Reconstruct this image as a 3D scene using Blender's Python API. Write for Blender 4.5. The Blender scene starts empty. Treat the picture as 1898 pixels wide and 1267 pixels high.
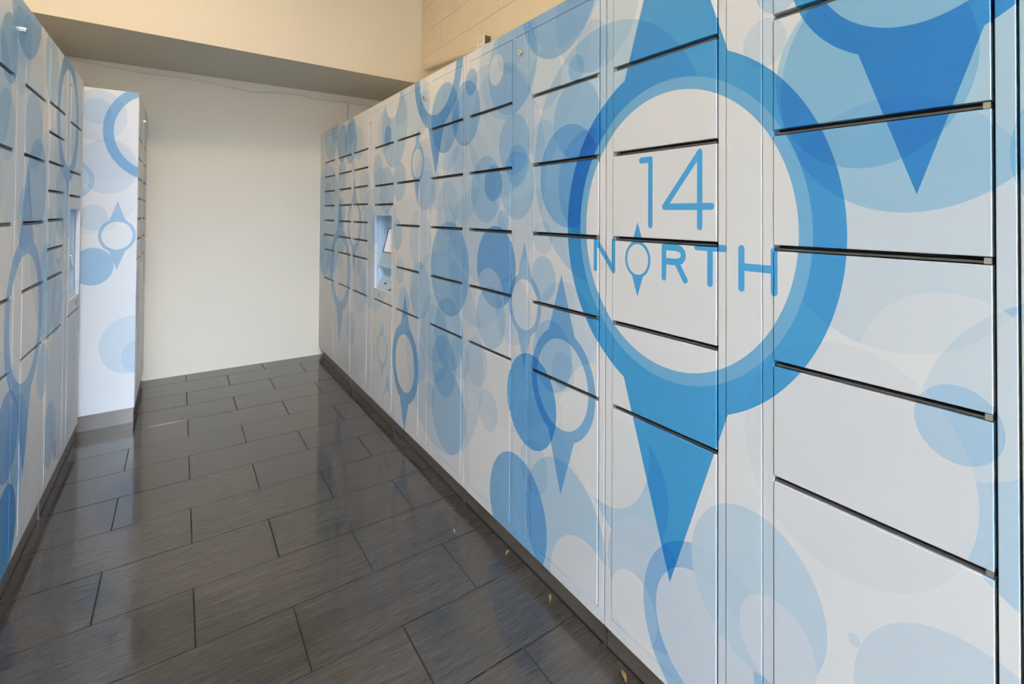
import bpy, bmesh, math, random
from mathutils import Vector, Matrix

# ---------------------------------------------------------------- camera, sky, lights, exposure
scene = bpy.context.scene
COL = scene.collection
YAW, PITCH, ROLL, FPX, CY, CAMH = 0.602493, 0.012926, 0.006181, 893.228, 385.152, 1.2861
fwd = Vector((math.sin(YAW), math.cos(YAW), 0)); rgt = Vector((math.cos(YAW), -math.sin(YAW), 0)); upv = Vector((0, 0, 1))
f2 = fwd * math.cos(PITCH) + upv * math.sin(PITCH); u2 = upv * math.cos(PITCH) - fwd * math.sin(PITCH)
r3 = rgt * math.cos(ROLL) + u2 * math.sin(ROLL); u3 = u2 * math.cos(ROLL) - rgt * math.sin(ROLL)
cam = bpy.data.cameras.new('camera'); camo = bpy.data.objects.new('camera', cam); COL.objects.link(camo)
M4 = Matrix.Identity(4)
for i in range(3):
    M4[i][0] = r3[i]; M4[i][1] = u3[i]; M4[i][2] = -f2[i]
M4[0][3], M4[1][3], M4[2][3] = 0, 0, CAMH
camo.matrix_world = M4
cam.sensor_fit = 'HORIZONTAL'; cam.sensor_width = 36.0; cam.lens = 36.0 * FPX / 1898.0
cam.shift_x = 0.0; cam.shift_y = (CY - 633.5) / 1898.0
cam.clip_start = 0.02; cam.clip_end = 100
scene.camera = camo

world = bpy.data.worlds.new('sky'); scene.world = world; world.use_nodes = True
wn = world.node_tree.nodes
wn['Background'].inputs['Color'].default_value = (0.655, 0.80, 1.0, 1)
wn['Background'].inputs['Strength'].default_value = 56.0

def area(name, loc, target, size, power, color, shape='DISK', spread=math.pi):
    l = bpy.data.lights.new(name, 'AREA'); l.shape = shape; l.size = size; l.energy = power; l.color = color; l.spread = spread
    o = bpy.data.objects.new(name, l); COL.objects.link(o); o.location = loc
    o.rotation_euler = (Vector(target) - Vector(loc)).to_track_quat('-Z', 'Y').to_euler()
    return o
for ly, lp in ((2.30, 20.0), (0.75, 2.0)):
    area('ceiling_lamp', (-0.12, ly, 3.32), (-0.12, ly, 0), 0.34, lp, (1.0, 0.765, 0.52))

vs = scene.view_settings
vs.view_transform = 'Standard'; vs.look = 'None'; vs.gamma = 1.0; vs.use_curve_mapping = False
vs.exposure = 0.33
scene.display_settings.display_device = 'sRGB'
try:
    scene.cycles.use_denoising = True
    scene.cycles.max_bounces = 10; scene.cycles.diffuse_bounces = 6
except Exception:
    pass

# ---------------------------------------------------------------- constants (metres)
D = 1.0505            # face of the right locker bank, x
E = -0.4635           # face of the left locker bank, x
CX_ = -0.219          # face of the far left locker unit, x
W = 0.8645            # width of one locker unit
H = 2.0               # top of the right bank
YW = 4.622            # back wall
XR = 1.68             # right wall
XO, YO = -1.5, -5.0   # the lobby in front of the left bank and its open front
XL = -1.08            # left wall behind the left bank
ZC = 3.42             # ceiling
ASP = 0.874           # the print is a little taller than wide
rnd = random.Random(7)

# ---------------------------------------------------------------- material helpers
def new_mat(name):
    m = bpy.data.materials.new(name); m.use_nodes = True
    nt = m.node_tree; b = nt.nodes['Principled BSDF']
    return m, nt, b
def srgb(r, g, b):
    f = lambda c: (c / 255 / 12.92) if c / 255 <= 0.04045 else ((c / 255 + 0.055) / 1.055) ** 2.4
    return (f(r), f(g), f(b), 1)
def plain(name, col, rough=0.5, metal=0.0, bump=0.0, bscale=200, var=0.0, vscale=3.0, coat=0.0):
    m, nt, b = new_mat(name); N, L = nt.nodes, nt.links
    b.inputs['Base Color'].default_value = col; b.inputs['Roughness'].default_value = rough; b.inputs['Metallic'].default_value = metal
    b.inputs['Coat Weight'].default_value = coat
    tc = N.new('ShaderNodeTexCoord')
    if bump:
        n = N.new('ShaderNodeTexNoise'); n.inputs['Scale'].default_value = bscale; n.inputs['Detail'].default_value = 4
        L.new(tc.outputs['Object'], n.inputs['Vector'])
        bp = N.new('ShaderNodeBump'); bp.inputs['Strength'].default_value = bump; bp.inputs['Distance'].default_value = 0.002
        L.new(n.outputs['Fac'], bp.inputs['Height']); L.new(bp.outputs['Normal'], b.inputs['Normal'])
    if var:
        n = N.new('ShaderNodeTexNoise'); n.inputs['Scale'].default_value = vscale; n.inputs['Detail'].default_value = 5
        L.new(tc.outputs['Object'], n.inputs['Vector'])
        mx = N.new('ShaderNodeMix'); mx.data_type = 'RGBA'; mx.blend_type = 'MULTIPLY'
        cr = N.new('ShaderNodeMapRange'); cr.inputs['To Min'].default_value = 1 - var; cr.inputs['To Max'].default_value = 1 + var * 0.4
        L.new(n.outputs['Fac'], cr.inputs['Value'])
        mx.inputs[0].default_value = 1.0; mx.inputs[6].default_value = col
        L.new(cr.outputs[0], mx.inputs[7]); L.new(mx.outputs[2], b.inputs['Base Color'])
    return m

WHITE = (0.785, 0.785, 0.797, 1)
TINT = {'vl2': (.94, .95, .97), 'vl': (.80, .89, .965), 'l': (.63, .81, .95), 'lm': (.44, .67, .89), 'm': (.28, .55, .84),
        'ms': (.18, .48, .82), 's': (.07, .385, .735), 'lt': (.55, .775, .915), 'g1': (.70, .825, .955), 'g4': (.69, .84, .96), 'g5': (.86, .91, .985), 'ring': (.21, .52, .81), 'w': (1, 1, 1), 'w2': (1, 1, 1), 'w3': (1, 1, 1)}

# printed wrap: (plane, kind, numbers, tint, blend); plane R = right bank, L = left bank, T = end panel
# circle: centre along the wall, height, radius   pin: centre, height, inner radius, outer radius, spike up, spike down
SHAPES = [
    ('R','c',[0.332, 1.272, 0.228],'vl','m'),
    ('R','c',[0.307, 1.536, 0.243],'lt','m'),
    ('R','c',[0.064, 0.92, 0.261],'l','m'),
    ('R','c',[0.248, 1.01, 0.15],'w2','w'),
    ('R','c',[0.404, 0.832, 0.212],'w','w'),
    ('R','c',[0.406, 0.82, 0.221],'w','w'),
    ('R','c',[0.406, 0.82, 0.221],'vl2','m'),
    ('R','c',[0.369, 1.559, 0.183],'lt','m'),
    ('R','c',[0.239, 0.947, 0.064],'l','m'),
    ('R','c',[0.229, 0.423, 0.181],'vl','m'),
    ('R','c',[0.386, 0.493, 0.012],'vl','m'),
    ('R','c',[0.555, 1.664, 0.054],'vl','m'),
    ('R','c',[0.523, 1.778, 0.057],'l','m'),
    ('R','c',[0.053, 1.384, 0.141],'l','m'),
    ('R','c',[1.085, 1.941, 0.212],'vl','m'),
    ('R','c',[1.094, 1.81, 0.082],'vl','m'),
    ('R','c',[1.264, 2.056, 0.235],'lm','m'),
    ('R','c',[1.236, 2.093, 0.243],'vl','m'),
    ('R','c',[1.328, 1.762, 0.107],'vl','m'),
    ('R','c',[1.164, 1.761, 0.042],'l','m'),
    ('R','c',[1.165, 1.595, 0.127],'l','m'),
    ('R','c',[1.2, 1.413, 0.17],'lm','m'),
    ('R','c',[1.099, 1.383, 0.173],'l','m'),
    ('R','c',[1.334, 1.535, 0.083],'vl','m'),
    ('R','c',[1.517, 1.554, 0.117],'l','m'),
    ('R','c',[1.495, 1.395, 0.129],'l','m'),
    ('R','c',[1.493, 1.47, 0.08],'l','m'),
    ('R','c',[1.035, 1.462, 0.398],'l','m'),
    ('R','c',[1.334, 1.204, 0.06],'vl','m'),
    ('R','c',[1.331, 1.061, 0.079],'l','m'),
    ('R','c',[1.22, 0.888, 0.175],'vl','m'),
    ('R','c',[1.283, 0.803, 0.121],'l','m'),
    ('R','c',[0.951, 0.526, 0.17],'l','m'),
    ('R','c',[1.045, 0.63, 0.205],'w','w'),
    ('R','p',[1.443, 0.953, 0.093, 0.117, 0.232, 0.23],'lm','m'),
    ('R','c',[1.403, 0.611, 0.169],'ms','m'),
    ('R','p',[1.232, 0.722, 0.149, 0.185, 0.364, 0.365],'m','m'),
    ('R','c',[1.223, 0.766, 0.065],'vl','m'),
    ('R','c',[1.226, 0.239, 0.232],'l','m'),
    ('R','c',[1.381, 0.384, 0.093],'vl','m'),
    ('R','c',[1.113, 0.075, 0.195],'w','w'),
    ('R','c',[1.113, 0.075, 0.195],'vl2','m'),
    ('R','c',[1.487, 0.173, 0.211],'m','m'),
    ('R','c',[0.878, 0.292, 0.161],'g1','o'),
    ('R','c',[0.92, 0.197, 0.094],'w','w'),
    ('R','c',[0.686, 0.259, 0.226],'lm','m'),
    ('R','c',[0.71, 0.263, 0.151],'g5','o'),
    ('R','c',[0.583, 0.461, 0.173],'g4','o'),
    ('R','c',[0.531, 0.379, 0.092],'g5','o'),
    ('R','c',[1.538, 1.86, 0.189],'l','m'),
    ('R','c',[1.57, 1.892, 0.233],'vl','m'),
    ('R','c',[1.644, 1.871, 0.062],'w2','w'),
    ('R','c',[1.549, 1.942, 0.107],'vl','m'),
    ('R','c',[1.899, 1.737, 0.147],'lm','m'),
    ('R','c',[1.849, 1.867, 0.059],'lm','m'),
    ('R','c',[2.107, 1.75, 0.17],'lm','m'),
    ('R','p',[2.202, 2.024, 0.242, 0.315, 0.548, 0.548],'m','m'),
    ('R','c',[2.052, 1.026, 0.223],'lm','m'),
    ('R','c',[2.167, 1.393, 0.094],'vl','m'),
    ('R','c',[2.074, 1.315, 0.13],'vl','m'),
    ('R','c',[1.719, 1.389, 0.139],'l','m'),
    ('R','c',[1.663, 1.412, 0.075],'lm','m'),
    ('R','c',[1.589, 1.254, 0.048],'l','m'),
    ('R','c',[1.643, 1.073, 0.165],'m','m'),
    ('R','c',[1.688, 0.938, 0.126],'w3','w'),
    ('R','c',[1.677, 0.863, 0.126],'l','m'),
    ('R','c',[1.52, 0.92, 0.132],'vl','m'),
    ('R','c',[1.79, 0.656, 0.104],'vl','m'),
    ('R','c',[1.691, 0.481, 0.084],'vl','m'),
    ('R','c',[2.211, 0.714, 0.171],'vl','m'),
    ('R','c',[2.054, 0.358, 0.196],'l','m'),
    ('R','c',[1.937, 0.638, 0.101],'vl','m'),
    ('R','c',[2.205, 0.643, 0.189],'vl','m'),
    ('R','p',[2.583, 0.444, 0.16, 0.22, 0.404, 0.378],'m','m'),
    ('R','p',[2.428, 1.557, 0.078, 0.101, 0.217, 0.188],'lm','m'),
    ('R','c',[2.781, 1.799, 0.238],'l','m'),
    ('R','c',[2.881, 1.761, 0.066],'lm','m'),
    ('R','c',[2.809, 1.996, 0.136],'w','w'),
    ('R','c',[3.908, 1.84, 0.152],'lm','m'),
    ('R','c',[3.669, 1.829, 0.171],'lm','m'),
    ('R','c',[4.244, 2.019, 0.282],'l','m'),
    ('R','c',[3.059, 1.56, 0.107],'l','m'),
    ('R','c',[2.686, 1.473, 0.116],'l','m'),
    ('R','p',[3.934, 0.84, 0.249, 0.33, 0.592, 0.58],'lm','m'),
    ('R','p',[3.563, 1.206, 0.149, 0.189, 0.349, 0.338],'lm','m'),
    ('R','p',[2.949, 0.435, 0.084, 0.11, 0.188, 0.188],'l','m'),
    ('R','p',[2.845, 0.114, 0.092, 0.106, 0.211, 0.211],'l','m'),
    ('L','c',[2.419, 2.104, 0.264],'lm','m'),
    ('L','c',[2.213, 1.815, 0.115],'lm','m'),
    ('L','c',[2.191, 1.564, 0.116],'l','m'),
    ('L','c',[2.545, 1.592, 0.149],'l','m'),
    ('L','c',[2.613, 1.399, 0.173],'lm','m'),
    ('L','p',[3.217, 1.746, 0.237, 0.313, 0.407, 0.407],'m','m'),
    ('L','p',[2.463, 0.897, 0.233, 0.299, 0.567, 0.595],'m','m'),
    ('L','c',[2.255, 0.229, 0.15],'s','m'),
    ('L','c',[2.261, 0.542, 0.148],'m','m'),
    ('L','c',[2.804, 0.945, 0.203],'l','m'),
    ('L','c',[3.01, 0.866, 0.14],'l','m'),
    ('L','p',[3.033, 1.158, 0.091, 0.121, 0.157, 0.166],'l','m'),
    ('T','c',[-0.41, 1.859, 0.155],'vl','m'),
    ('T','c',[-0.416, 1.884, 0.078],'vl','m'),
    ('T','p',[-0.125, 1.777, 0.243, 0.301, 0.283, 0.283],'m','m'),
    ('T','c',[-0.518, 1.472, 0.11],'l','m'),
    ('T','c',[-0.527, 1.474, 0.092],'w2','w'),
    ('T','c',[-0.36, 1.557, 0.163],'vl','m'),
    ('T','p',[-0.313, 1.142, 0.084, 0.102, 0.207, 0.21],'lm','m'),
    ('T','c',[-0.425, 0.961, 0.111],'lm','m'),
    ('T','c',[-0.423, 1.251, 0.076],'vl','m'),
    ('T','c',[-0.238, 0.477, 0.176],'vl','m'),
    ('T','c',[-0.194, 0.401, 0.104],'vl','m'),
]
FILL = random.Random(21)
for a in (('R', 1.72, 1.45, .46, 'vl'), ('R', 1.60, 0.95, .50, 'vl2'), ('R', 2.02, 1.30, .44, 'vl2'), ('R', 2.15, 0.62, .48, 'vl'), ('R', 1.78, 1.80, .42, 'vl2'),
          ('R', 1.36, 1.02, .36, 'vl2'), ('R', 1.44, 1.90, .40, 'vl2'), ('R', 2.55, 0.95, .42, 'vl2'), ('R', 2.62, 1.62, .40, 'vl2'), ('R', 3.15, 1.05, .40, 'vl'),
          ('R', 3.60, 0.55, .45, 'vl2'), ('R', 4.35, 1.20, .50, 'l'),
          ('R', 2.2, 0.2, .42, 'vl2'), ('R', 1.28, 0.36, .30, 'vl2'), ('R', 1.62, 1.62, .27, 'vl'), ('R', 1.80, 1.10, .30, 'vl'),
          ('L', 2.25, 1.75, .50, 'vl'), ('L', 2.55, 1.45, .45, 'vl2'), ('L', 2.1, 0.45, .40, 'vl'), ('L', 2.25, 0.30, .34, 'vl2'), ('L', 2.9, 1.2, .45, 'vl'), ('L', 3.3, 1.6, .45, 'vl'), ('L', 3.2, .5, .40, 'vl'),
          ('T', -0.36, 1.80, .33, 'vl2'), ('T', -0.46, 1.45, .30, 'vl2')):
    SHAPES.insert(0, (a[0], 'c', [a[1], a[2], a[3]], a[4], 'm'))
for _ in range(46):
    SHAPES.insert(0, ('R', 'c', [FILL.uniform(1.9, 4.55), FILL.uniform(0.2, 2.0), FILL.uniform(0.05, 0.19)], FILL.choice(['vl', 'vl', 'l']), 'm'))
for _ in range(14):
    SHAPES.insert(0, ('L', 'c', [FILL.uniform(1.95, 3.7), FILL.uniform(0.2, 2.0), FILL.uniform(0.06, 0.2)], FILL.choice(['vl', 'l']), 'm'))
for _ in range(12):
    SHAPES.insert(0, ('C', 'c', [FILL.uniform(3.75, 4.6), FILL.uniform(0.2, 2.0), FILL.uniform(0.06, 0.2)], 'vl', 'm'))
for a in ((-0.75, 1.3, .60, 'l'), (-0.7, 0.7, .60, 'l'), (-0.8, 1.7, .35, 'lm'), (-0.6, 1.0, .25, 'l'), (-0.9, 0.5, .3, 'lm'), (-0.65, 0.25, .22, 'l'), (-0.55, 1.6, .2, 'vl')):
    SHAPES.append(('E', 'c', list(a[:3]), a[3], 'm'))
SHAPES += [('E', 'p', [-0.72, 1.15, 0.16, 0.205, 0.40, 0.40], 'm', 'm')]
SHAPES += [('R', 'p', [0.290, 1.8145, 0.193, 0.2445, 0.49, 0.49], 's', 'm')]
MAIN = [0.7985, 1.2481, 0.3608, 0.4608, 0.906, 0.906]
# logo lettering strokes (already divided by ASP across)
STROKES = [[[1.0247, 1.4366], [0.9885, 1.4366], [0.9885, 1.2588]], [[0.816, 1.2582], [0.816, 1.4412], [0.9357, 1.3078], [0.7799, 1.3078]],
  [[1.2275, 1.1215], [1.2275, 1.2095], [1.1427, 1.1225], [1.1427, 1.2104]],
  [[0.937, 1.1225], [0.937, 1.2025], [0.8923, 1.2025], [0.878, 1.1985], [0.8705, 1.1915], [0.869, 1.184], [0.8705, 1.1770], [0.878, 1.1692], [0.8923, 1.1658], [0.937, 1.1658]],
  [[0.893, 1.1660], [0.863, 1.1225]], [[0.8250, 1.2085], [0.744, 1.2085]], [[0.7838, 1.2085], [0.7838, 1.1225]],
  [[0.6942, 1.2110], [0.6942, 1.1222]], [[0.6942, 1.1700], [0.6104, 1.1700]], [[0.6104, 1.2106], [0.6104, 1.1222]]]
LOGO_O = [0.908, 1.1625, 0.0425, 0.0512, 0.1043, 0.103]
SW = 0.0085

class Print:
    """builds one printed-vinyl material from the shapes that fall in [y0,y1] on one plane"""
    def __init__(self, name, plane, y0, y1, rough=0.33):
        self.m, self.nt, self.b = new_mat(name); self.N, self.L = self.nt.nodes, self.nt.links
        uv = self.N.new('ShaderNodeUVMap'); uv.uv_map = 'print'
        self.p = uv.outputs[0]
        base = self.N.new('ShaderNodeRGB'); base.outputs[0].default_value = WHITE
        self.c = base.outputs[0]
        for pl, k, q, t, op in SHAPES:
            if pl != plane: continue
            half = (q[2] if k == 'c' else q[3]) * ASP + 0.01
            if q[0] + half < y0 or q[0] - half > y1: continue
            self.shape(k, q, t, op)
        if plane == 'R' and MAIN[0] + .42 > y0 and MAIN[0] - .42 < y1:
            self.logo(y0, y1)
        self.L.new(self.c, self.b.inputs['Base Color'])
        self.b.inputs['Roughness'].default_value = rough
        self.b.inputs['Specular IOR Level'].default_value = 0.4
    def vm(self, op, a, b=None, out=0, scale=None):
        n = self.N.new('ShaderNodeVectorMath'); n.operation = op
        for i, v in ((0, a), (1, b)):
            if v is None: continue
            if isinstance(v, (tuple, list)): n.inputs[i].default_value = (v[0], v[1], v[2] if len(v) > 2 else 0)
            else: self.L.new(v, n.inputs[i])
        if scale is not None: self.L.new(scale, n.inputs['Scale'])
        return n.outputs['Value'] if out else n.outputs['Vector']
    def ma(self, op, a, b=None, c=None, clamp=False):
        n = self.N.new('ShaderNodeMath'); n.operation = op; n.use_clamp = clamp
        for i, v in ((0, a), (1, b), (2, c)):
            if v is None: continue
            if isinstance(v, (int, float)): n.inputs[i].default_value = v
            else: self.L.new(v, n.inputs[i])
        return n.outputs[0]
    def disc(self, cy, cz, r):
        return self.ma('LESS_THAN', self.vm('DISTANCE', self.p, (cy / ASP, cz, 0), out=1), r)
    def mix(self, mask, col, op):
        n = self.N.new('ShaderNodeMix'); n.data_type = 'RGBA'; n.clamp_factor = True
        n.blend_type = 'MULTIPLY' if op == 'm' else 'MIX'
        self.L.new(mask, n.inputs[0]); self.L.new(self.c, n.inputs[6]); n.inputs[7].default_value = (*col, 1)
        self.c = n.outputs[2]
    def pinmask(self, q):
        cy, cz, ri, ro, hu, hd = q
        d = self.vm('DISTANCE', self.p, (cy / ASP, cz, 0), out=1)
        body = self.ma('LESS_THAN', d, ro)
        v = self.vm('ABSOLUTE', self.vm('SUBTRACT', self.p, (cy / ASP, cz, 0)))
        h = (hu + hd) / 2
        k = self.vm('DOT_PRODUCT', v, (1 / (0.945 * ri), 1 / h, 0), out=1)
        spike = self.ma('LESS_THAN', k, 1.0)
        hole = self.ma('GREATER_THAN', d, ri)
        return self.ma('MULTIPLY', self.ma('MAXIMUM', body, spike), hole)
    def shape(self, k, q, t, op):
        mask = self.disc(*q) if k == 'c' else self.pinmask(q)
        if op == 'm': self.mix(mask, TINT[t], 'm')
        else:
            a = 0.92 if (op == 'o' or t == 'w') else (0.5 if t == 'w2' else 0.28)
            col = tuple(WHITE[i] * TINT[t][i] for i in range(3))
            self.mix(self.ma('MULTIPLY', mask, a), col, 'x')
    def logo(self, y0, y1):
        white = WHITE[:3]
        self.mix(self.pinmask(MAIN), TINT['s'], 'm')
        self.mix(self.disc(MAIN[0], MAIN[1], 0.3918), tuple(WHITE[i] * TINT['ring'][i] for i in range(3)), 'x')
        self.mix(self.disc(MAIN[0], MAIN[1], 0.3608), white, 'x')
        acc = None
        for s in STROKES:
            if max(a[0] for a in s) * ASP < y0 - .02 or min(a[0] for a in s) * ASP > y1 + .02: continue
            for a, b in zip(s[:-1], s[1:]):
                ba = (b[0] - a[0], b[1] - a[1]); l2 = ba[0] ** 2 + ba[1] ** 2
                pa = self.vm('SUBTRACT', self.p, (a[0], a[1], 0))
                h = self.ma('MULTIPLY', self.vm('DOT_PRODUCT', pa, (ba[0] / l2, ba[1] / l2, 0), out=1), 1.0, clamp=True)
                on = self.vm('SCALE', (ba[0], ba[1], 0), scale=h)
                k = self.ma('LESS_THAN', self.vm('DISTANCE', pa, on, out=1), SW)
                acc = k if acc is None else self.ma('MAXIMUM', acc, k)
        o = self.pinmask(LOGO_O)
        acc = o if acc is None else self.ma('MAXIMUM', acc, o)
        self.mix(acc, tuple(WHITE[i] * TINT['s'][i] * 1.15 for i in range(3)), 'x')

MAT = {}
MAT['dark'] = plain('dark_cavity', srgb(30, 31, 33), 0.6)
MAT['steel_dark'] = plain('shelf_edge_steel', srgb(96, 97, 98), 0.4, 0.6)
MAT['shell'] = plain('locker_shell_white', (0.74, 0.75, 0.76, 1), 0.4)
MAT['kick'] = plain('toe_kick_steel', srgb(128, 120, 112), 0.38, 0.6, var=0.35, vscale=7)
MAT['foot'] = plain('levelling_foot_steel', srgb(120, 118, 116), 0.45, 0.8)
MAT['chrome'] = plain('lock_chrome', (0.85, 0.83, 0.78, 1), 0.18, 1.0)
MAT['pin'] = plain('hinge_pin_steel', srgb(190, 190, 185), 0.35, 0.7)
MAT['keyway'] = plain('black_plastic', srgb(24, 24, 30), 0.4)
MAT['glassblack'] = plain('screen_bezel_black', srgb(28, 28, 32), 0.2)
MAT['gold'] = plain('scanner_window_brown', srgb(120, 98, 72), 0.25)
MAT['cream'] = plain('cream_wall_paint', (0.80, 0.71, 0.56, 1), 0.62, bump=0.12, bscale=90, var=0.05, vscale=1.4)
MAT['creamblock'] = plain('cream_block_paint', (0.83, 0.72, 0.53, 1), 0.6, bump=0.35, bscale=120, var=0.06, vscale=4)
MAT['mortar'] = plain('painted_mortar', (0.74, 0.645, 0.48, 1), 0.7)
MAT['backwall'] = plain('back_wall_paint', (0.82, 0.74, 0.62, 1), 0.6, bump=0.08, bscale=60, var=0.04, vscale=1.1)
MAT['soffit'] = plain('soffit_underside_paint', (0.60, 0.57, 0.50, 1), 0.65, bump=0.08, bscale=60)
MAT['conduit'] = plain('conduit_painted', (0.76, 0.68, 0.54, 1), 0.5)
MAT['cable'] = plain('cable_painted', (0.72, 0.68, 0.61, 1), 0.5)
MAT['box'] = plain('box_white_plastic', (0.82, 0.76, 0.70, 1), 0.45)
MAT['box_shade'] = plain('box_side_shade', srgb(96, 90, 68), 0.6)  # shade on the wall box's sides, put into the body colour
MAT['concrete'] = plain('dark_asphalt', (0.085, 0.083, 0.08, 1), 0.8, bump=0.3, bscale=40, var=0.2)
MAT['grout'] = plain('grout_dark', srgb(26, 22, 18), 0.95, var=0.2, vscale=8)
MAT['straw'] = plain('dry_leaf', srgb(140, 116, 70), 0.7, var=0.3, vscale=60)

def floor_mat():
    m, nt, b = new_mat('floor_tile_glaze'); N, L = nt.nodes, nt.links
    geo = N.new('ShaderNodeNewGeometry'); oi = N.new('ShaderNodeObjectInfo')
    off = N.new('ShaderNodeVectorMath'); off.operation = 'MULTIPLY_ADD'
    cmb = N.new('ShaderNodeCombineXYZ'); L.new(oi.outputs['Random'], cmb.inputs[0]); L.new(oi.outputs['Random'], cmb.inputs[2])
    L.new(cmb.outputs[0], off.inputs[0]); off.inputs[1].default_value = (9, 0, 7); L.new(geo.outputs['Position'], off.inputs[2])
    def noise(scale_vec, scale, detail, rough=0.6):
        mp = N.new('ShaderNodeMapping'); mp.inputs['Scale'].default_value = scale_vec; L.new(off.outputs[0], mp.inputs['Vector'])
        n = N.new('ShaderNodeTexNoise'); n.inputs['Scale'].default_value = scale; n.inputs['Detail'].default_value = detail; n.inputs['Roughness'].default_value = rough
        L.new(mp.outputs[0], n.inputs['Vector']); return n.outputs['Fac']
    fine = noise((13.0, 400, 1), 1.0, 4, 0.65)      # long linen-like streaks across the tile
    mid = noise((2.5, 40, 1), 1.0, 4)
    n3 = N.new('ShaderNodeTexNoise'); n3.inputs['Scale'].default_value = 3.0; n3.inputs['Detail'].default_value = 6; L.new(geo.outputs['Position'], n3.inputs['Vector'])
    r = N.new('ShaderNodeValToRGB'); L.new(fine, r.inputs[0])
    r.color_ramp.elements[0].position = 0.33; r.color_ramp.elements[0].color = srgb(50, 45, 41)
    r.color_ramp.elements[1].position = 0.68; r.color_ramp.elements[1].color = srgb(84, 77, 72)
    mx = N.new('ShaderNodeMix'); mx.data_type = 'RGBA'; mx.blend_type = 'MULTIPLY'; mx.inputs[0].default_value = 1
    mr = N.new('ShaderNodeMapRange'); mr.inputs['From Min'].default_value = .3; mr.inputs['From Max'].default_value = .7; mr.inputs['To Min'].default_value = .78; mr.inputs['To Max'].default_value = 1.1
    L.new(mid, mr.inputs['Value']); L.new(r.outputs[0], mx.inputs[6]); L.new(mr.outputs[0], mx.inputs[7])
    mx2 = N.new('ShaderNodeMix'); mx2.data_type = 'RGBA'; mx2.blend_type = 'MULTIPLY'; mx2.inputs[0].default_value = 1
    mr2 = N.new('ShaderNodeMapRange'); mr2.inputs['To Min'].default_value = .9; mr2.inputs['To Max'].default_value = 1.08
    L.new(oi.outputs['Random'], mr2.inputs['Value']); L.new(mx.outputs[2], mx2.inputs[6]); L.new(mr2.outputs[0], mx2.inputs[7])
    mx3 = N.new('ShaderNodeMix'); mx3.data_type = 'RGBA'; mx3.blend_type = 'MULTIPLY'; mx3.inputs[0].default_value = 1
    mr3 = N.new('ShaderNodeMapRange'); mr3.inputs['From Min'].default_value = .3; mr3.inputs['From Max'].default_value = .7; mr3.inputs['To Min'].default_value = .78; mr3.inputs['To Max'].default_value = 1.12
    L.new(n3.outputs['Fac'], mr3.inputs['Value']); L.new(mx2.outputs[2], mx3.inputs[6]); L.new(mr3.outputs[0], mx3.inputs[7])
    # small dark specks of dirt
    vo = N.new('ShaderNodeTexVoronoi'); vo.inputs['Scale'].default_value = 17; L.new(geo.outputs['Position'], vo.inputs['Vector'])
    sp = N.new('ShaderNodeMath'); sp.operation = 'LESS_THAN'; L.new(vo.outputs['Distance'], sp.inputs[0]); sp.inputs[1].default_value = 0.055
    wn_ = N.new('ShaderNodeTexWhiteNoise'); L.new(vo.outputs['Position'], wn_.inputs[0])
    gt = N.new('ShaderNodeMath'); gt.operation = 'GREATER_THAN'; L.new(wn_.outputs['Value'], gt.inputs[0]); gt.inputs[1].default_value = 0.45
    ml = N.new('ShaderNodeMath'); ml.operation = 'MULTIPLY'; L.new(sp.outputs[0], ml.inputs[0]); L.new(gt.outputs[0], ml.inputs[1])
    mx4 = N.new('ShaderNodeMix'); mx4.data_type = 'RGBA'; L.new(ml.outputs[0], mx4.inputs[0]); L.new(mx3.outputs[2], mx4.inputs[6]); mx4.inputs[7].default_value = srgb(40, 34, 30)
    L.new(mx4.outputs[2], b.inputs['Base Color'])
    rr = N.new('ShaderNodeMapRange'); rr.inputs['From Min'].default_value = .35; rr.inputs['From Max'].default_value = .65; rr.inputs['To Min'].default_value = .05; rr.inputs['To Max'].default_value = .16
    L.new(n3.outputs['Fac'], rr.inputs['Value']); L.new(rr.outputs[0], b.inputs['Roughness'])
    bp = N.new('ShaderNodeBump'); bp.inputs['Strength'].default_value = 0.004; bp.inputs['Distance'].default_value = 0.0006
    L.new(fine, bp.inputs['Height']); L.new(bp.outputs[0], b.inputs['Normal'])
    b.inputs['IOR'].default_value = 1.75
    return m
MAT['tile'] = floor_mat()

def screen_mat():
    m, nt, b = new_mat('kiosk_screen'); N, L = nt.nodes, nt.links
    uv = N.new('ShaderNodeUVMap'); uv.uv_map = 'print'
    c = N.new('ShaderNodeRGB'); c.outputs[0].default_value = (0.72, 0.74, 0.84, 1); cur = c.outputs[0]
    for y, z, r, col in ((2.967, 1.133, 0.030, (0.85, 0.62, 0.30, 1)), (2.945, 1.068, 0.034, (0.80, 0.62, 0.55, 1)), (2.87, 1.09, 0.05, (0.62, 0.72, 0.85, 1))):
        d = N.new('ShaderNodeVectorMath'); d.operation = 'DISTANCE'; L.new(uv.outputs[0], d.inputs[0]); d.inputs[1].default_value = (y / ASP, z, 0)
        lt = N.new('ShaderNodeMath'); lt.operation = 'LESS_THAN'; L.new(d.outputs['Value'], lt.inputs[0]); lt.inputs[1].default_value = r
        mx = N.new('ShaderNodeMix'); mx.data_type = 'RGBA'; L.new(lt.outputs[0], mx.inputs[0]); L.new(cur, mx.inputs[6]); mx.inputs[7].default_value = col; cur = mx.outputs[2]
    L.new(cur, b.inputs['Base Color']); L.new(cur, b.inputs['Emission Color']); b.inputs['Emission Strength'].default_value = 0.25
    b.inputs['Roughness'].default_value = 0.15
    return m
MAT['screen'] = screen_mat()

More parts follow.
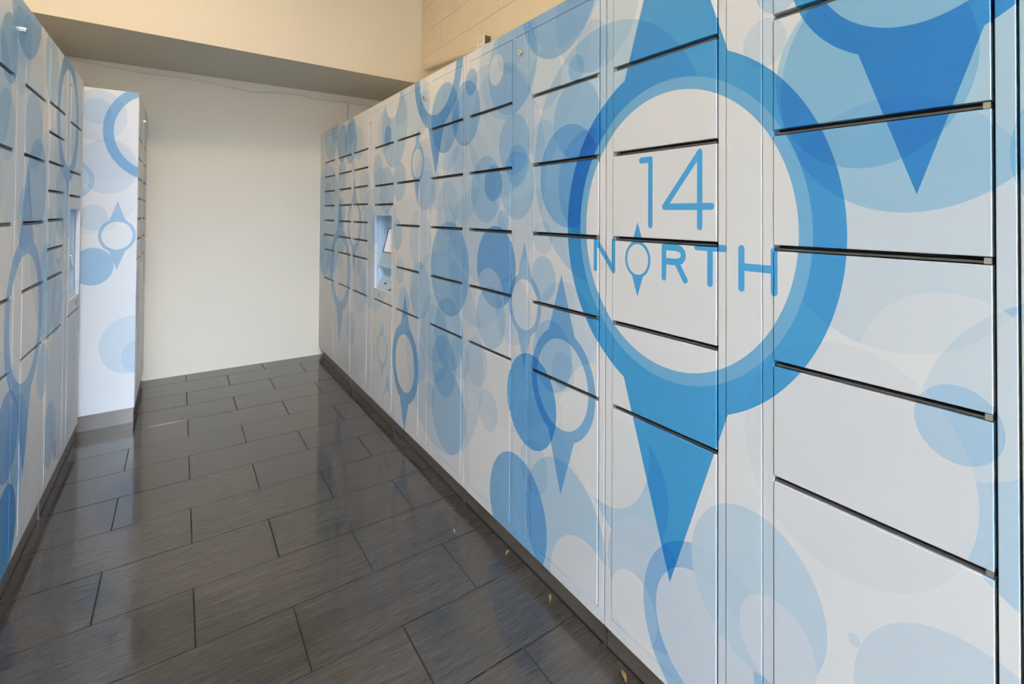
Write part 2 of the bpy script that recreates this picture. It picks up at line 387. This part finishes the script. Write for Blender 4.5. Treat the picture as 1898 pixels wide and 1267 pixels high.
# ---------------------------------------------------------------- mesh helpers
class MB:
    def __init__(s): s.v = []; s.f = []; s.mi = []; s.uv = {}
    def quad(s, pts, mi=0):
        i = len(s.v); s.v += [tuple(p) for p in pts]; s.f.append(tuple(range(i, i + len(pts)))); s.mi.append(mi)
    def box(s, x0, x1, y0, y1, z0, z1, mi=0):
        x0, x1 = sorted((x0, x1)); y0, y1 = sorted((y0, y1)); z0, z1 = sorted((z0, z1))
        i = len(s.v)
        s.v += [(x, y, z) for x in (x0, x1) for y in (y0, y1) for z in (z0, z1)]
        for q in ((0, 1, 3, 2), (4, 6, 7, 5), (0, 4, 5, 1), (2, 3, 7, 6), (0, 2, 6, 4), (1, 5, 7, 3)):
            s.f.append(tuple(i + k for k in q)); s.mi.append(mi)
    def slab(s, face, back, y0, y1, z0, z1, ch, mi=0):
        """panel facing from x=back towards x=face, front edge chamfered by ch"""
        sg = 1 if face > back else -1
        i = len(s.v)
        for x, c in ((face, ch), (face - sg * ch, 0), (back, 0)):
            s.v += [(x, y0 + c, z0 + c), (x, y1 - c, z0 + c), (x, y1 - c, z1 - c), (x, y0 + c, z1 - c)]
        s.f.append((i, i + 1, i + 2, i + 3)); s.mi.append(mi)
        for r in (0, 4):
            for k in range(4):
                a, b_ = i + r + k, i + r + (k + 1) % 4
                s.f.append((a, b_, b_ + 4, a + 4)); s.mi.append(mi)
        s.f.append((i + 8, i + 11, i + 10, i + 9)); s.mi.append(mi)
    def tube(s, pts, rad, n=8, mi=0, cap=True):
        rings = []
        for k, p in enumerate(pts):
            p = Vector(p); a = Vector(pts[max(k - 1, 0)]); b_ = Vector(pts[min(k + 1, len(pts) - 1)])
            t = (b_ - a).normalized(); u = t.cross(Vector((0, 0, 1)))
            if u.length < 1e-4: u = t.cross(Vector((1, 0, 0)))
            u.normalize(); w = t.cross(u)
            i = len(s.v)
            s.v += [tuple(p + rad * (math.cos(2 * math.pi * j / n) * u + math.sin(2 * math.pi * j / n) * w)) for j in range(n)]
            rings.append(i)
        for a, b_ in zip(rings[:-1], rings[1:]):
            for j in range(n):
                s.f.append((a + j, a + (j + 1) % n, b_ + (j + 1) % n, b_ + j)); s.mi.append(mi)
        if cap:
            s.f.append(tuple(rings[0] + j for j in range(n))); s.mi.append(mi)
            s.f.append(tuple(rings[-1] + j for j in range(n))); s.mi.append(mi)
    def build(s, name, mats, parent=None, origin=(0, 0, 0), uvplane='YZ', smooth=False):
        if not isinstance(mats, (list, tuple)): mats = [mats]
        ox, oy, oz = origin
        me = bpy.data.meshes.new(name)
        me.from_pydata([(x - ox, y - oy, z - oz) for x, y, z in s.v], [], s.f)
        for m in mats: me.materials.append(m)
        for p, k in zip(me.polygons, s.mi): p.material_index = k; p.use_smooth = smooth
        bm = bmesh.new(); bm.from_mesh(me); bmesh.ops.recalc_face_normals(bm, faces=bm.faces)
        uv = bm.loops.layers.uv.new('print')
        for f in bm.faces:
            for l in f.loops:
                c = l.vert.co
                l[uv].uv = ((c.y + oy) / ASP, c.z + oz) if uvplane == 'YZ' else ((c.x + ox) / ASP, c.z + oz)
        bm.to_mesh(me); bm.free()
        o = bpy.data.objects.new(name, me); COL.objects.link(o)
        if parent is not None: o.parent = parent
        else: o.location = origin
        return o
def thing(name, label, cat, loc, group=None):
    o = bpy.data.objects.new(name, None); COL.objects.link(o); o.location = loc; o.empty_display_size = 0.1
    o['label'] = label; o['category'] = cat
    if group: o['group'] = group
    return o
def tag(o, label, cat, group=None):
    o['label'] = label; o['category'] = cat
    if group: o['group'] = group
    return o
def struct(o, label=None):
    o['kind'] = 'structure'
    if label: o['label'] = label
    return o

# ---------------------------------------------------------------- the room
# floor: grout bed with every tile its own piece
fb = MB(); fb.box(XO - 0.1, XR + 0.0, YO, YW + 0.1, -0.12, -0.003)
floor = struct(fb.build('floor', MAT['grout']), 'dark grey linen-streaked floor of staggered rectangular tiles')
TL, TD, GAP = 0.535, 0.2715, 0.0038
tile_cache = {}
def tile(x0, x1, y0, y1):
    key = (round(x1 - x0, 4), round(y1 - y0, 4))
    if key not in tile_cache:
        m = MB(); w, d = key[0] / 2, key[1] / 2; c = 0.0005; i = 0
        for z, e in ((0.0, c), (-c, 0.0), (-0.004, 0.0)):
            m.v += [(-w + e, -d + e, z), (w - e, -d + e, z), (w - e, d - e, z), (-w + e, d - e, z)]
        m.f = [(0, 1, 2, 3)] + [(r + k, r + (k + 1) % 4, r + (k + 1) % 4 + 4, r + k + 4) for r in (0, 4) for k in range(4)]
        m.mi = [0] * 9
        o = m.build('tile', MAT['tile'], parent=floor); tile_cache[key] = o.data
    else:
        o = bpy.data.objects.new('tile', tile_cache[key]); COL.objects.link(o); o.parent = floor
    o.location = ((x0 + x1) / 2, (y0 + y1) / 2, rnd.uniform(-0.0004, 0.0004))
k0 = -9
for k in range(k0, 11):
    ya = 1.7135 + TD * k; yb = ya + TD
    yb2 = min(yb, YW)
    if yb2 - ya < 0.02: continue
    off = 0.0525 if k % 2 == 0 else 0.0525 + TL / 2
    n0 = math.floor((XL - off) / TL)
    n = n0
    while off + TL * n < D + 0.03:
        xa, xb = max(off + TL * n, XL), min(off + TL * (n + 1), D + 0.16)
        if xb - xa > 0.03: tile(xa + GAP / 2, xb - GAP / 2, ya + GAP / 2, yb2 - GAP / 2)
        n += 1
g = MB(); g.box(-12, 12, -13, YO, -0.12, -0.004)
struct(g.build('ground', MAT['concrete']), 'plain dark paving outside the open side of the room')

ac = MB(); ac.box(-12, 12, -13.4, -13, -0.12, 4.5)  # added out of view, tall and dark to hold back low sky light
struct(ac.build('wall_sky_blocker', MAT['concrete']), 'added unseen dark wall outside the open front, blocking the low sky')
# walls
bw = MB(); bw.box(XL - 0.15, XR + 0.15, YW, YW + 0.15, -0.1, ZC + 0.1)
struct(bw.build('wall_back', MAT['backwall']), 'plain cream painted end wall between the two locker banks')
wl = MB(); wl.box(XL - 0.15, XL, 1.90, YW, -0.1, ZC + 0.1)
wl.box(XO, XL - 0.15, 1.90, 2.05, -0.1, ZC + 0.1); wl.box(XO - 0.15, XO, YO, 2.05, -0.1, ZC + 0.1)
struct(wl.build('wall_left', MAT['cream']), 'cream painted wall behind the left locker bank')
wr = MB(); wr.box(XR + 0.0035, XR + 0.2, YO, YW, -0.1, ZC + 0.1)
wallr = struct(wr.build('wall_right', MAT['mortar']), 'cream painted block wall above the right locker bank')
# painted blocks of the right wall (only the part above the lockers shows)
CH, BL = 0.2068, 0.413
block_cache = {}
row = 0; z = 2.603 - 3 * CH
while z < ZC:
    za, zb = z, min(z + CH, ZC)
    y = -0.9 + (BL / 2 if row % 2 else 0)
    while y < YW:
        ya, yb = y, min(y + BL, YW)
        if yb - ya > 0.05 and zb - za > 0.03:
            key = (round(yb - ya, 4), round(zb - za, 4))
            if key not in block_cache:
                m = MB(); m.slab(-0.015, 0.006, -key[0] / 2 + .0006, key[0] / 2 - .0006, -key[1] / 2 + .0014, key[1] / 2 - .0014, 0.0010)
                o = m.build('block', MAT['creamblock'], parent=wallr); block_cache[key] = o.data
            else:
                o = bpy.data.objects.new('block', block_cache[key]); COL.objects.link(o); o.parent = wallr
            o.location = (XR + 0.015 + rnd.uniform(-.0006, .0006), (ya + yb) / 2, (za + zb) / 2)
        y += BL
    z += CH; row += 1
cl = MB(); cl.box(XO - 0.15, XR + 0.2, YO, YW + 0.15, ZC, ZC + 0.15)
struct(cl.build('ceiling', MAT['cream']), 'cream painted ceiling')
# dropped soffit across the far end, its face slightly skewed to the room
sf = MB()
fy = lambda x: 3.738 + 0.05 * (x - 0.0)
ZS = 2.391
a, b_ = XL, XR
P = [(a, fy(a), ZS), (b_, fy(b_), ZS), (b_, YW, ZS), (a, YW, ZS), (a, fy(a), ZC), (b_, fy(b_), ZC), (b_, YW, ZC), (a, YW, ZC)]
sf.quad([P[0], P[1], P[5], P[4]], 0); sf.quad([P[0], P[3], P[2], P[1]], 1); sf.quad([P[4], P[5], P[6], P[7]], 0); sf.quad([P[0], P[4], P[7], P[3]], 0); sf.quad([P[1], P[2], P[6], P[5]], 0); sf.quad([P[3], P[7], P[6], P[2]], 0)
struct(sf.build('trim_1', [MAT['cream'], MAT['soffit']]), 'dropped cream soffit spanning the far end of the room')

# ---------------------------------------------------------------- locker units
NEAR, STRIP, FAR = (0.029, 0.427), (0.453, 0.553), (0.575, 0.967)
BIG = [1.714, 1.464, 1.217, 0.971, 0.727]
SMALL = [1.727, 1.600, 1.473, 1.348, 1.222, 1.097, 0.972, 0.722]
KIOSK = [1.714, 1.464, 1.341, 0.728]
DB, DT = 0.106, 1.962
DZ = {'big': BIG, 'small': SMALL, 'kiosk': KIOSK}
SLOT = 0.0135

def lock(name, face, sg, y, z, parent, org, r=0.0105, ln=0.012):
    m = MB(); m.tube([(face + sg * -0.002, y, z), (face + sg * ln * .75, y, z)], r, 14); m.tube([(face + sg * ln * .75, y, z), (face + sg * ln, y, z)], r * .86, 14)
    m.box(face + sg * (ln + .0003), face + sg * (ln - .001), y - 0.0009, y + 0.0009, z - r * .5, z + r * .5, 1)
    return m.build(name, [MAT['chrome'], MAT['keyway']], parent, org)

def unit(label, face, sg, y0, dz, near, far, mat, depth=0.56, end_panel=None, group=None, near_hinge='far', vents=False, extra=None, bw_=W):
    """one locker tower; face = x of its front, sg = direction the front looks along x, y0 = end nearest the camera"""
    y1 = y0 + bw_
    Y = lambda f: y0 + f * W
    org = (face, (y0 + y1) / 2, 0)
    root = thing('parcel_locker', label, 'locker', org, group)
    g = 0.0018
    bot = 0.07 + dz; top = H + dz
    back = face - sg * 0.030
    # printed frame
    m = MB()
    def st(a, b_): m.slab(face, back, a, b_, bot, top, 0.0010)
    st(y0 + g, Y(NEAR[0])); st(Y(NEAR[1]), Y(STRIP[0])); st(Y(STRIP[1]), Y(FAR[0])); st(Y(FAR[1]), y1 - g)
    for a, b_ in ((Y(NEAR[0]), Y(NEAR[1])), (Y(STRIP[0]), Y(STRIP[1])), (Y(FAR[0]), Y(FAR[1]))):
        m.slab(face, back, a, b_, bot, DB + dz, 0.0004); m.slab(face, back, a, b_, DT + dz, top, 0.0004)
    m.build('front_frame', mat, root, org)
    # carcass behind it (dark inner front, plain shell)
    m = MB(); x0, x1 = back, face - sg * depth
    ya, yb = y0 + g, y1 - g
    if 'kiosk' in (near, far):     # leave room for the control niche
        kc = NEAR if near == 'kiosk' else FAR
        xm = face - sg * 0.105
        m.box(xm, x1, ya, yb, bot, top, 0)
        for a, b_, c, d in ((ya, Y(kc[0]), bot, top), (Y(kc[1]), yb, bot, top), (Y(kc[0]), Y(kc[1]), bot, 0.74 + dz), (Y(kc[0]), Y(kc[1]), 1.335 + dz, top)):
            m.box(x0, xm, a, b_, c, d, 0); m.mi[-6 + (0 if sg < 0 else 1)] = 1
    else:
        m.box(x0, x1, ya, yb, bot, top, 0); m.mi[0 if sg < 0 else 1] = 1
    m.build('carcass', [MAT['shell'], MAT['dark']], root, org)
    m = MB(); m.box(face - sg * 0.012, face - sg * depth, ya + .001, yb - .001, 0.0, bot, 0)
    m.box(face - sg * 0.006, face - sg * 0.03, ya + .0005, ya + .007, 0.0, bot, 1)
    m.box(face - sg * 0.009, face - sg * 0.03, ya + .008, yb - .001, 0.0, 0.005, 2)
    m.build('toe_kick', [MAT['kick'], MAT['foot'], MAT['keyway']], root, org)
    # service strip with its cylinder lock
    m = MB(); m.slab(face + sg * 0.0008, face - sg * 0.016, Y(STRIP[0]) + .0016, Y(STRIP[1]) - .0016, DB + .002 + dz, DT - .002 + dz, 0.0008)
    s = m.build('service_strip', mat, root, org)
    lock('cylinder_lock', face + sg * 0.0008, sg, Y((STRIP[0] + STRIP[1]) / 2), 1.891 + dz, s, org)
    # doors
    for col, kind, hinge in ((NEAR, near, near_hinge), (FAR, far, 'far' if near_hinge == 'near' else 'near')):
        zs = [DT + dz] + [v + dz for v in DZ[kind]] + [DB + dz]
        ya, yb = Y(col[0]) + 0.0045, Y(col[1]) - 0.002
        for i, (zt, zb) in enumerate(zip(zs[:-1], zs[1:])):
            t = zt - (SLOT / 2 if i else 0.0025); b2 = zb + (SLOT / 2 if i < len(zs) - 2 else 0.0025)
            if kind == 'kiosk' and i == 3:
                kiosk(root, org, face, sg, ya, yb, b2, t, mat, dz)
            else:
                m = MB(); m.slab(face + sg * 0.0012, face - sg * 0.018, ya, yb, b2, t, 0.0008)
                d = m.build('door', mat, root, org)
                if i:
                    py = (yb - .010, yb - .001) if hinge == 'far' else (ya + .001, ya + .010)
                    m = MB(); m.box(face - sg * 0.003, face - sg * 0.016, py[0], py[1], t + .0015, t + SLOT - .002)
                    m.build('hinge_pin', MAT['pin'], d, org)
                if vents and kind == 'small' and i == len(zs) - 2:
                    for q in range(3):
                        m = MB(); yy = ya + 0.200 + q * 0.013; m.box(face + sg * 0.0016, face - sg * 0.004, yy, yy + 0.003, 0.148 + q * .006, 0.232 + q * .006)
                        m.build('vent_slot', MAT['keyway'], d, org)
            if i:
                m = MB(); m.box(face - sg * 0.004, face - sg * 0.024, ya + .003, yb - .003, zt - 0.0042, zt - 0.0002)
                m.build('shelf_edge', MAT['steel_dark'], root, org)
    if end_panel:
        m = MB(); m.box(face - sg * 0.0005, face - sg * depth, y0 - 0.012, y0 + g, bot, top)
        m.build('end_panel', end_panel, root, org, uvplane='XZ')
        m = MB(); m.box(face - sg * 0.004, face - sg * depth, y0 - 0.010, y0 + g, 0.0, bot)
        m.build('end_kick_plate', MAT['kick'], root, org)
    if extra: extra(root, org)
    return root

def kiosk(root, org, face, sg, ya, yb, zb, zt, mat, dz):
    """control panel: a niche with a tilted touch screen, a lower pocket and a sloping reader shelf"""
    oy0, oy1 = ya + 0.017, yb - 0.020
    oz0, oz1 = 0.800 + dz, 1.272 + dz
    f = face + sg * 0.0012; bk = face - sg * 0.02
    m = MB()
    m.box(f, bk, ya, oy0, zb, zt); m.box(f, bk, oy1, yb, zb, zt); m.box(f, bk, oy0, oy1, zb, oz0); m.box(f, bk, oy0, oy1, oz1, zt)
    panel = m.build('kiosk_panel', mat, root, org)
    X = lambda d: face - sg * d
    prof = [(0.018, oz1), (0.082, oz1 - 0.012), (0.086, 1.195 + dz), (0.024, 0.945 + dz), (0.075, 0.905 + dz), (0.045, 0.862 + dz), (0.012, oz0)]
    m = MB()
    for (d0, z0), (d1, z1) in zip(prof[:-1], prof[1:]):
        m.quad([(X(d0), oy0, z0), (X(d0), oy1, z0), (X(d1), oy1, z1), (X(d1), oy0, z1)])
    for yy in (oy0, oy1):
        m.quad([(X(0.018), yy, oz0 - .001), (X(0.10), yy, oz0 - .001), (X(0.10), yy, oz1), (X(0.018), yy, oz1)])
    m.build('niche', MAT['niche'], root, org)
    # tilted screen
    def onslope(y, t, off):   # t from top of slope 0..1
        d = 0.086 + (0.024 - 0.086) * t; z = 1.195 + dz + (0.945 - 1.195) * t
        return (X(d - off), y, z)
    def plate(name, a, b_, t0, t1, off, mt):
        mm = MB(); i = 0
        for o in (off, 0.0002):
            mm.v += [onslope(a, t0, o), onslope(b_, t0, o), onslope(b_, t1, o), onslope(a, t1, o)]
        mm.f = [(0, 1, 2, 3)] + [(k, (k + 1) % 4, (k + 1) % 4 + 4, k + 4) for k in range(4)]; mm.mi = [0] * 5
        return mm.build(name, mt, root, org)
    plate('screen_bezel', oy0 + 0.030, oy1 - 0.030, 0.02, 0.64, 0.005, MAT['glassblack'])
    plate('touch_screen', oy0 + 0.046, oy1 - 0.050, 0.04, 0.62, 0.006, MAT['screen'])
    # card slot and scanner window on the reader shelf
    def onshelf(y, t, off):
        d = 0.045 + (0.012 - 0.045) * t; z = 0.862 + dz + (oz0 - 0.862 - dz) * t
        return (X(d - off), y, z + off * .4)
    def plate2(name, pts, mt, off=0.003):
        mm = MB(); n = len(pts)
        for o in (off, 0.0002): mm.v += [onshelf(y, t, o) for y, t in pts]
        mm.f = [tuple(range(n))] + [(k, (k + 1) % n, (k + 1) % n + n, k + n) for k in range(n)]; mm.mi = [0] * (n + 1)
        mm.build(name, mt, root, org)
    c = (oy0 + oy1) / 2
    fa = 1
    plate2('card_slot', [(c + 0.02, .30), (c + 0.05, .30), (c + 0.05, .46), (c + 0.02, .46)], MAT['keyway'])
    plate2('scanner_window', [(oy0 + 0.015, .25), (oy0 + 0.10, .85), (oy0 + 0.015, .85)], MAT['gold'])
    m = MB(); m.box(f + sg * 0.001, f - sg * .004, c + .055, c + .063, 0.752 + dz, 0.782 + dz); m.build('key_slot', MAT['keyway'], panel, org)
    lock('panel_lock', f, sg, ya + 0.008 if sg > 0 else yb - 0.008, 1.034 + dz, panel, org, r=0.0075)

MAT['niche'] = plain('niche_pale_blue', srgb(190, 215, 238), 0.35)
PR = lambda n, pl, a, b_: Print('print_' + n, pl, a, b_).m
R0 = 0.167
def yu(k): return R0 + (5 - k) * W
GR = None
labels_r = {
 1: 'farthest tower of the right bank, small-door columns, touching the cream back wall',
 2: 'right bank tower with the recessed touch-screen kiosk above a tall lower door',
 3: 'right bank tower with big doors, next to the kiosk tower on its nearer side',
 4: 'right bank tower with big doors and blue pin print left of the white logo disc',
 5: 'nearest fully seen right tower, its doors carrying the big 14 NORTH logo disc',
 6: 'tower at the right edge of the photo, only its narrow frame showing'}
kinds = {1: ('small', 'small'), 2: ('kiosk', 'small'), 3: ('big', 'big'), 4: ('big', 'big'), 5: ('big', 'big'), 6: ('big', 'big')}
def filler(root, org):
    m = MB(); m.slab(D, D + 0.03, yu(1) + W - .001, YW - 0.002, 0.07, H, 0.0012); m.build('filler_strip', MATR[1], root, org)
def cam_lock(root, org): lock('cam_lock', D - 0.0008, -1, 2.312, 1.743, root, org, r=0.0085, ln=0.006)
MATR = {}
for k in (6, 5, 4, 3, 2, 1):
    ya = yu(k); MATR[k] = PR('right_%d' % k, 'R', ya - .02, (YW if k == 1 else ya + W) + .02)
    unit(labels_r[k], D, -1, ya, 0.0, kinds[k][0], kinds[k][1], MATR[k], near_hinge='near' if k in (5, 4) else 'far', extra=filler if k == 1 else (cam_lock if k == 3 else None))
    
L0 = 2.777
mA = PR('left_near', 'L', L0 - W - .02, L0 + .02); mB = PR('left_far', 'L', L0 - .02, L0 + W + .02)
unit('nearest tower of the left bank with five-slot doors and deep blue print at its foot', E, 1, L0 - W, 0.025, 'big', 'big', mA, end_panel=Print('print_left_end', 'E', -1.1, -0.3).m)
unit('left bank tower with recessed kiosk, meeting the white end panel', E, 1, L0, 0.025, 'small', 'kiosk', mB, vents=True)
mC = PR('far_left', 'C', 3.7, 4.65); mT = Print('print_end_panel', 'T', -0.9, -0.1).m
unit('far left tower with broad printed end panel facing the room, beside the back wall', CX_, 1, 3.765, 0.02, 'small', 'small', mC, depth=0.62, end_panel=mT, bw_=0.853)

# ---------------------------------------------------------------- small things
m = MB()
pts = [(XR - .012, 3.716, 2.50), (XR - .022, 3.70, 2.476), (XR - .024, 3.62, 2.462), (XR - .024, 3.40, 2.447), (XR - .024, 3.15, 2.424), (XR - .024, 2.90, 2.396), (XR - .024, 2.4, 2.34), (XR - .024, 1.8, 2.28)]
m.tube([(x - .006, y, z + .016) for x, y, z in pts], 0.019, 12)
o = m.build('conduit', MAT['conduit'], smooth=True)
tag(o, 'cream painted conduit running down the block wall behind the right lockers', 'pipe')

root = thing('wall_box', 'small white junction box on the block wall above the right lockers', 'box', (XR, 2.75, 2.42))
m = MB(); m.slab(XR - 0.046, XR, 2.704, 2.796, 2.367, 2.462, 0.002); m.build('back_box', MAT['box_shade'], root, (XR, 2.75, 2.42))
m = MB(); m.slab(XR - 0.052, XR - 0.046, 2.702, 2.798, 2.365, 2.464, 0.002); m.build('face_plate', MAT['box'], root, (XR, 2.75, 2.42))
for dy, dz_ in ((-.012, .018), (.012, .018), (-.012, -.02), (.012, -.02)):
    m = MB(); m.box(XR - 0.0535, XR - 0.05, 2.75 + dy - .003, 2.75 + dy + .003, 2.415 + dz_ - .008, 2.415 + dz_ + .008); m.build('socket_hole', MAT['pin'], root, (XR, 2.75, 2.42))

root = thing('wall_cable', 'thin sagging painted cable clipped along the back wall under the soffit', 'cable', (0.4, YW, 2.33))
m = MB(); m.tube([(-1.0, YW - .006, 2.385), (-0.689, YW - .006, 2.379), (-0.476, YW - .006, 2.359), (-0.237, YW - .006, 2.347), (0.076, YW - .006, 2.352), (0.301, YW - .006, 2.327), (0.483, YW - .006, 2.312), (0.70, YW - .006, 2.334), (0.821, YW - .006, 2.343), (1.022, YW - .006, 2.321), (1.286, YW - .006, 2.327), (1.353, YW - .006, 2.328), (1.62, YW - .006, 2.322)], 0.006, 7)
m.build('cable_run', MAT['cable'], root, (0.4, YW, 2.33), smooth=True)
m = MB(); m.tube([(1.288, YW - .006, 2.327), (1.288, YW - .006, 1.7)], 0.005, 7); m.build('cable_drop', MAT['cable'], root, (0.4, YW, 2.33), smooth=True)
for x, z_ in ((0.076, 2.352), (0.821, 2.346), (1.353, 2.328), (1.286, 2.344)):
    m = MB(); m.slab(YW, YW, 0, 0, 0, 0, 0) if False else m.box(x - .008, x + .008, YW - .014, YW - .0005, z_ - .013, z_ + .013); m.build('cable_clip', MAT['box'], root, (0.4, YW, 2.33))

def leaf(label, x, y, rot, ln, wd, seed):
    r = random.Random(seed); m = MB(); n = 6
    for i in range(n + 1):
        t = i / n; w = wd * math.sin(math.pi * min(max(t, .04), .97)); a = ln * (t - .5)
        zz = 0.003 + 0.006 * math.sin(t * 3.1) + r.uniform(0, .002)
        c, s_ = math.cos(rot), math.sin(rot)
        for q, dz_ in ((-w, .002), (0, 0), (w, .003)):
            m.v.append((a * c - q * s_, a * s_ + q * c, zz + dz_))
    for i in range(n):
        for q in range(2):
            b0 = i * 3 + q; m.f.append((b0, b0 + 1, b0 + 4, b0 + 3)); m.mi.append(0)
    o = m.build('dry_leaf', MAT['straw'])
    o.location = (x, y, 0.0); tag(o, label, 'leaf', None)
    md = o.modifiers.new('thick', 'SOLIDIFY'); md.thickness = 0.0008
leaf('small dry leaf at the toe kick just left of the logo tower corner', 1.032, 1.262, 0.9, 0.034, 0.005, 1)
leaf('thin dry straw bit on the tiles beside the right toe kick, farthest of the litter', 0.925, 1.742, 1.3, 0.030, 0.003, 2)
leaf('dry leaf scrap at the toe kick below the dark blue discs', 1.035, 1.520, 0.4, 0.026, 0.005, 3)
leaf('dry leaf at the foot of the logo tower, nearest the camera', 1.030, 0.935, 1.1, 0.036, 0.006, 4)
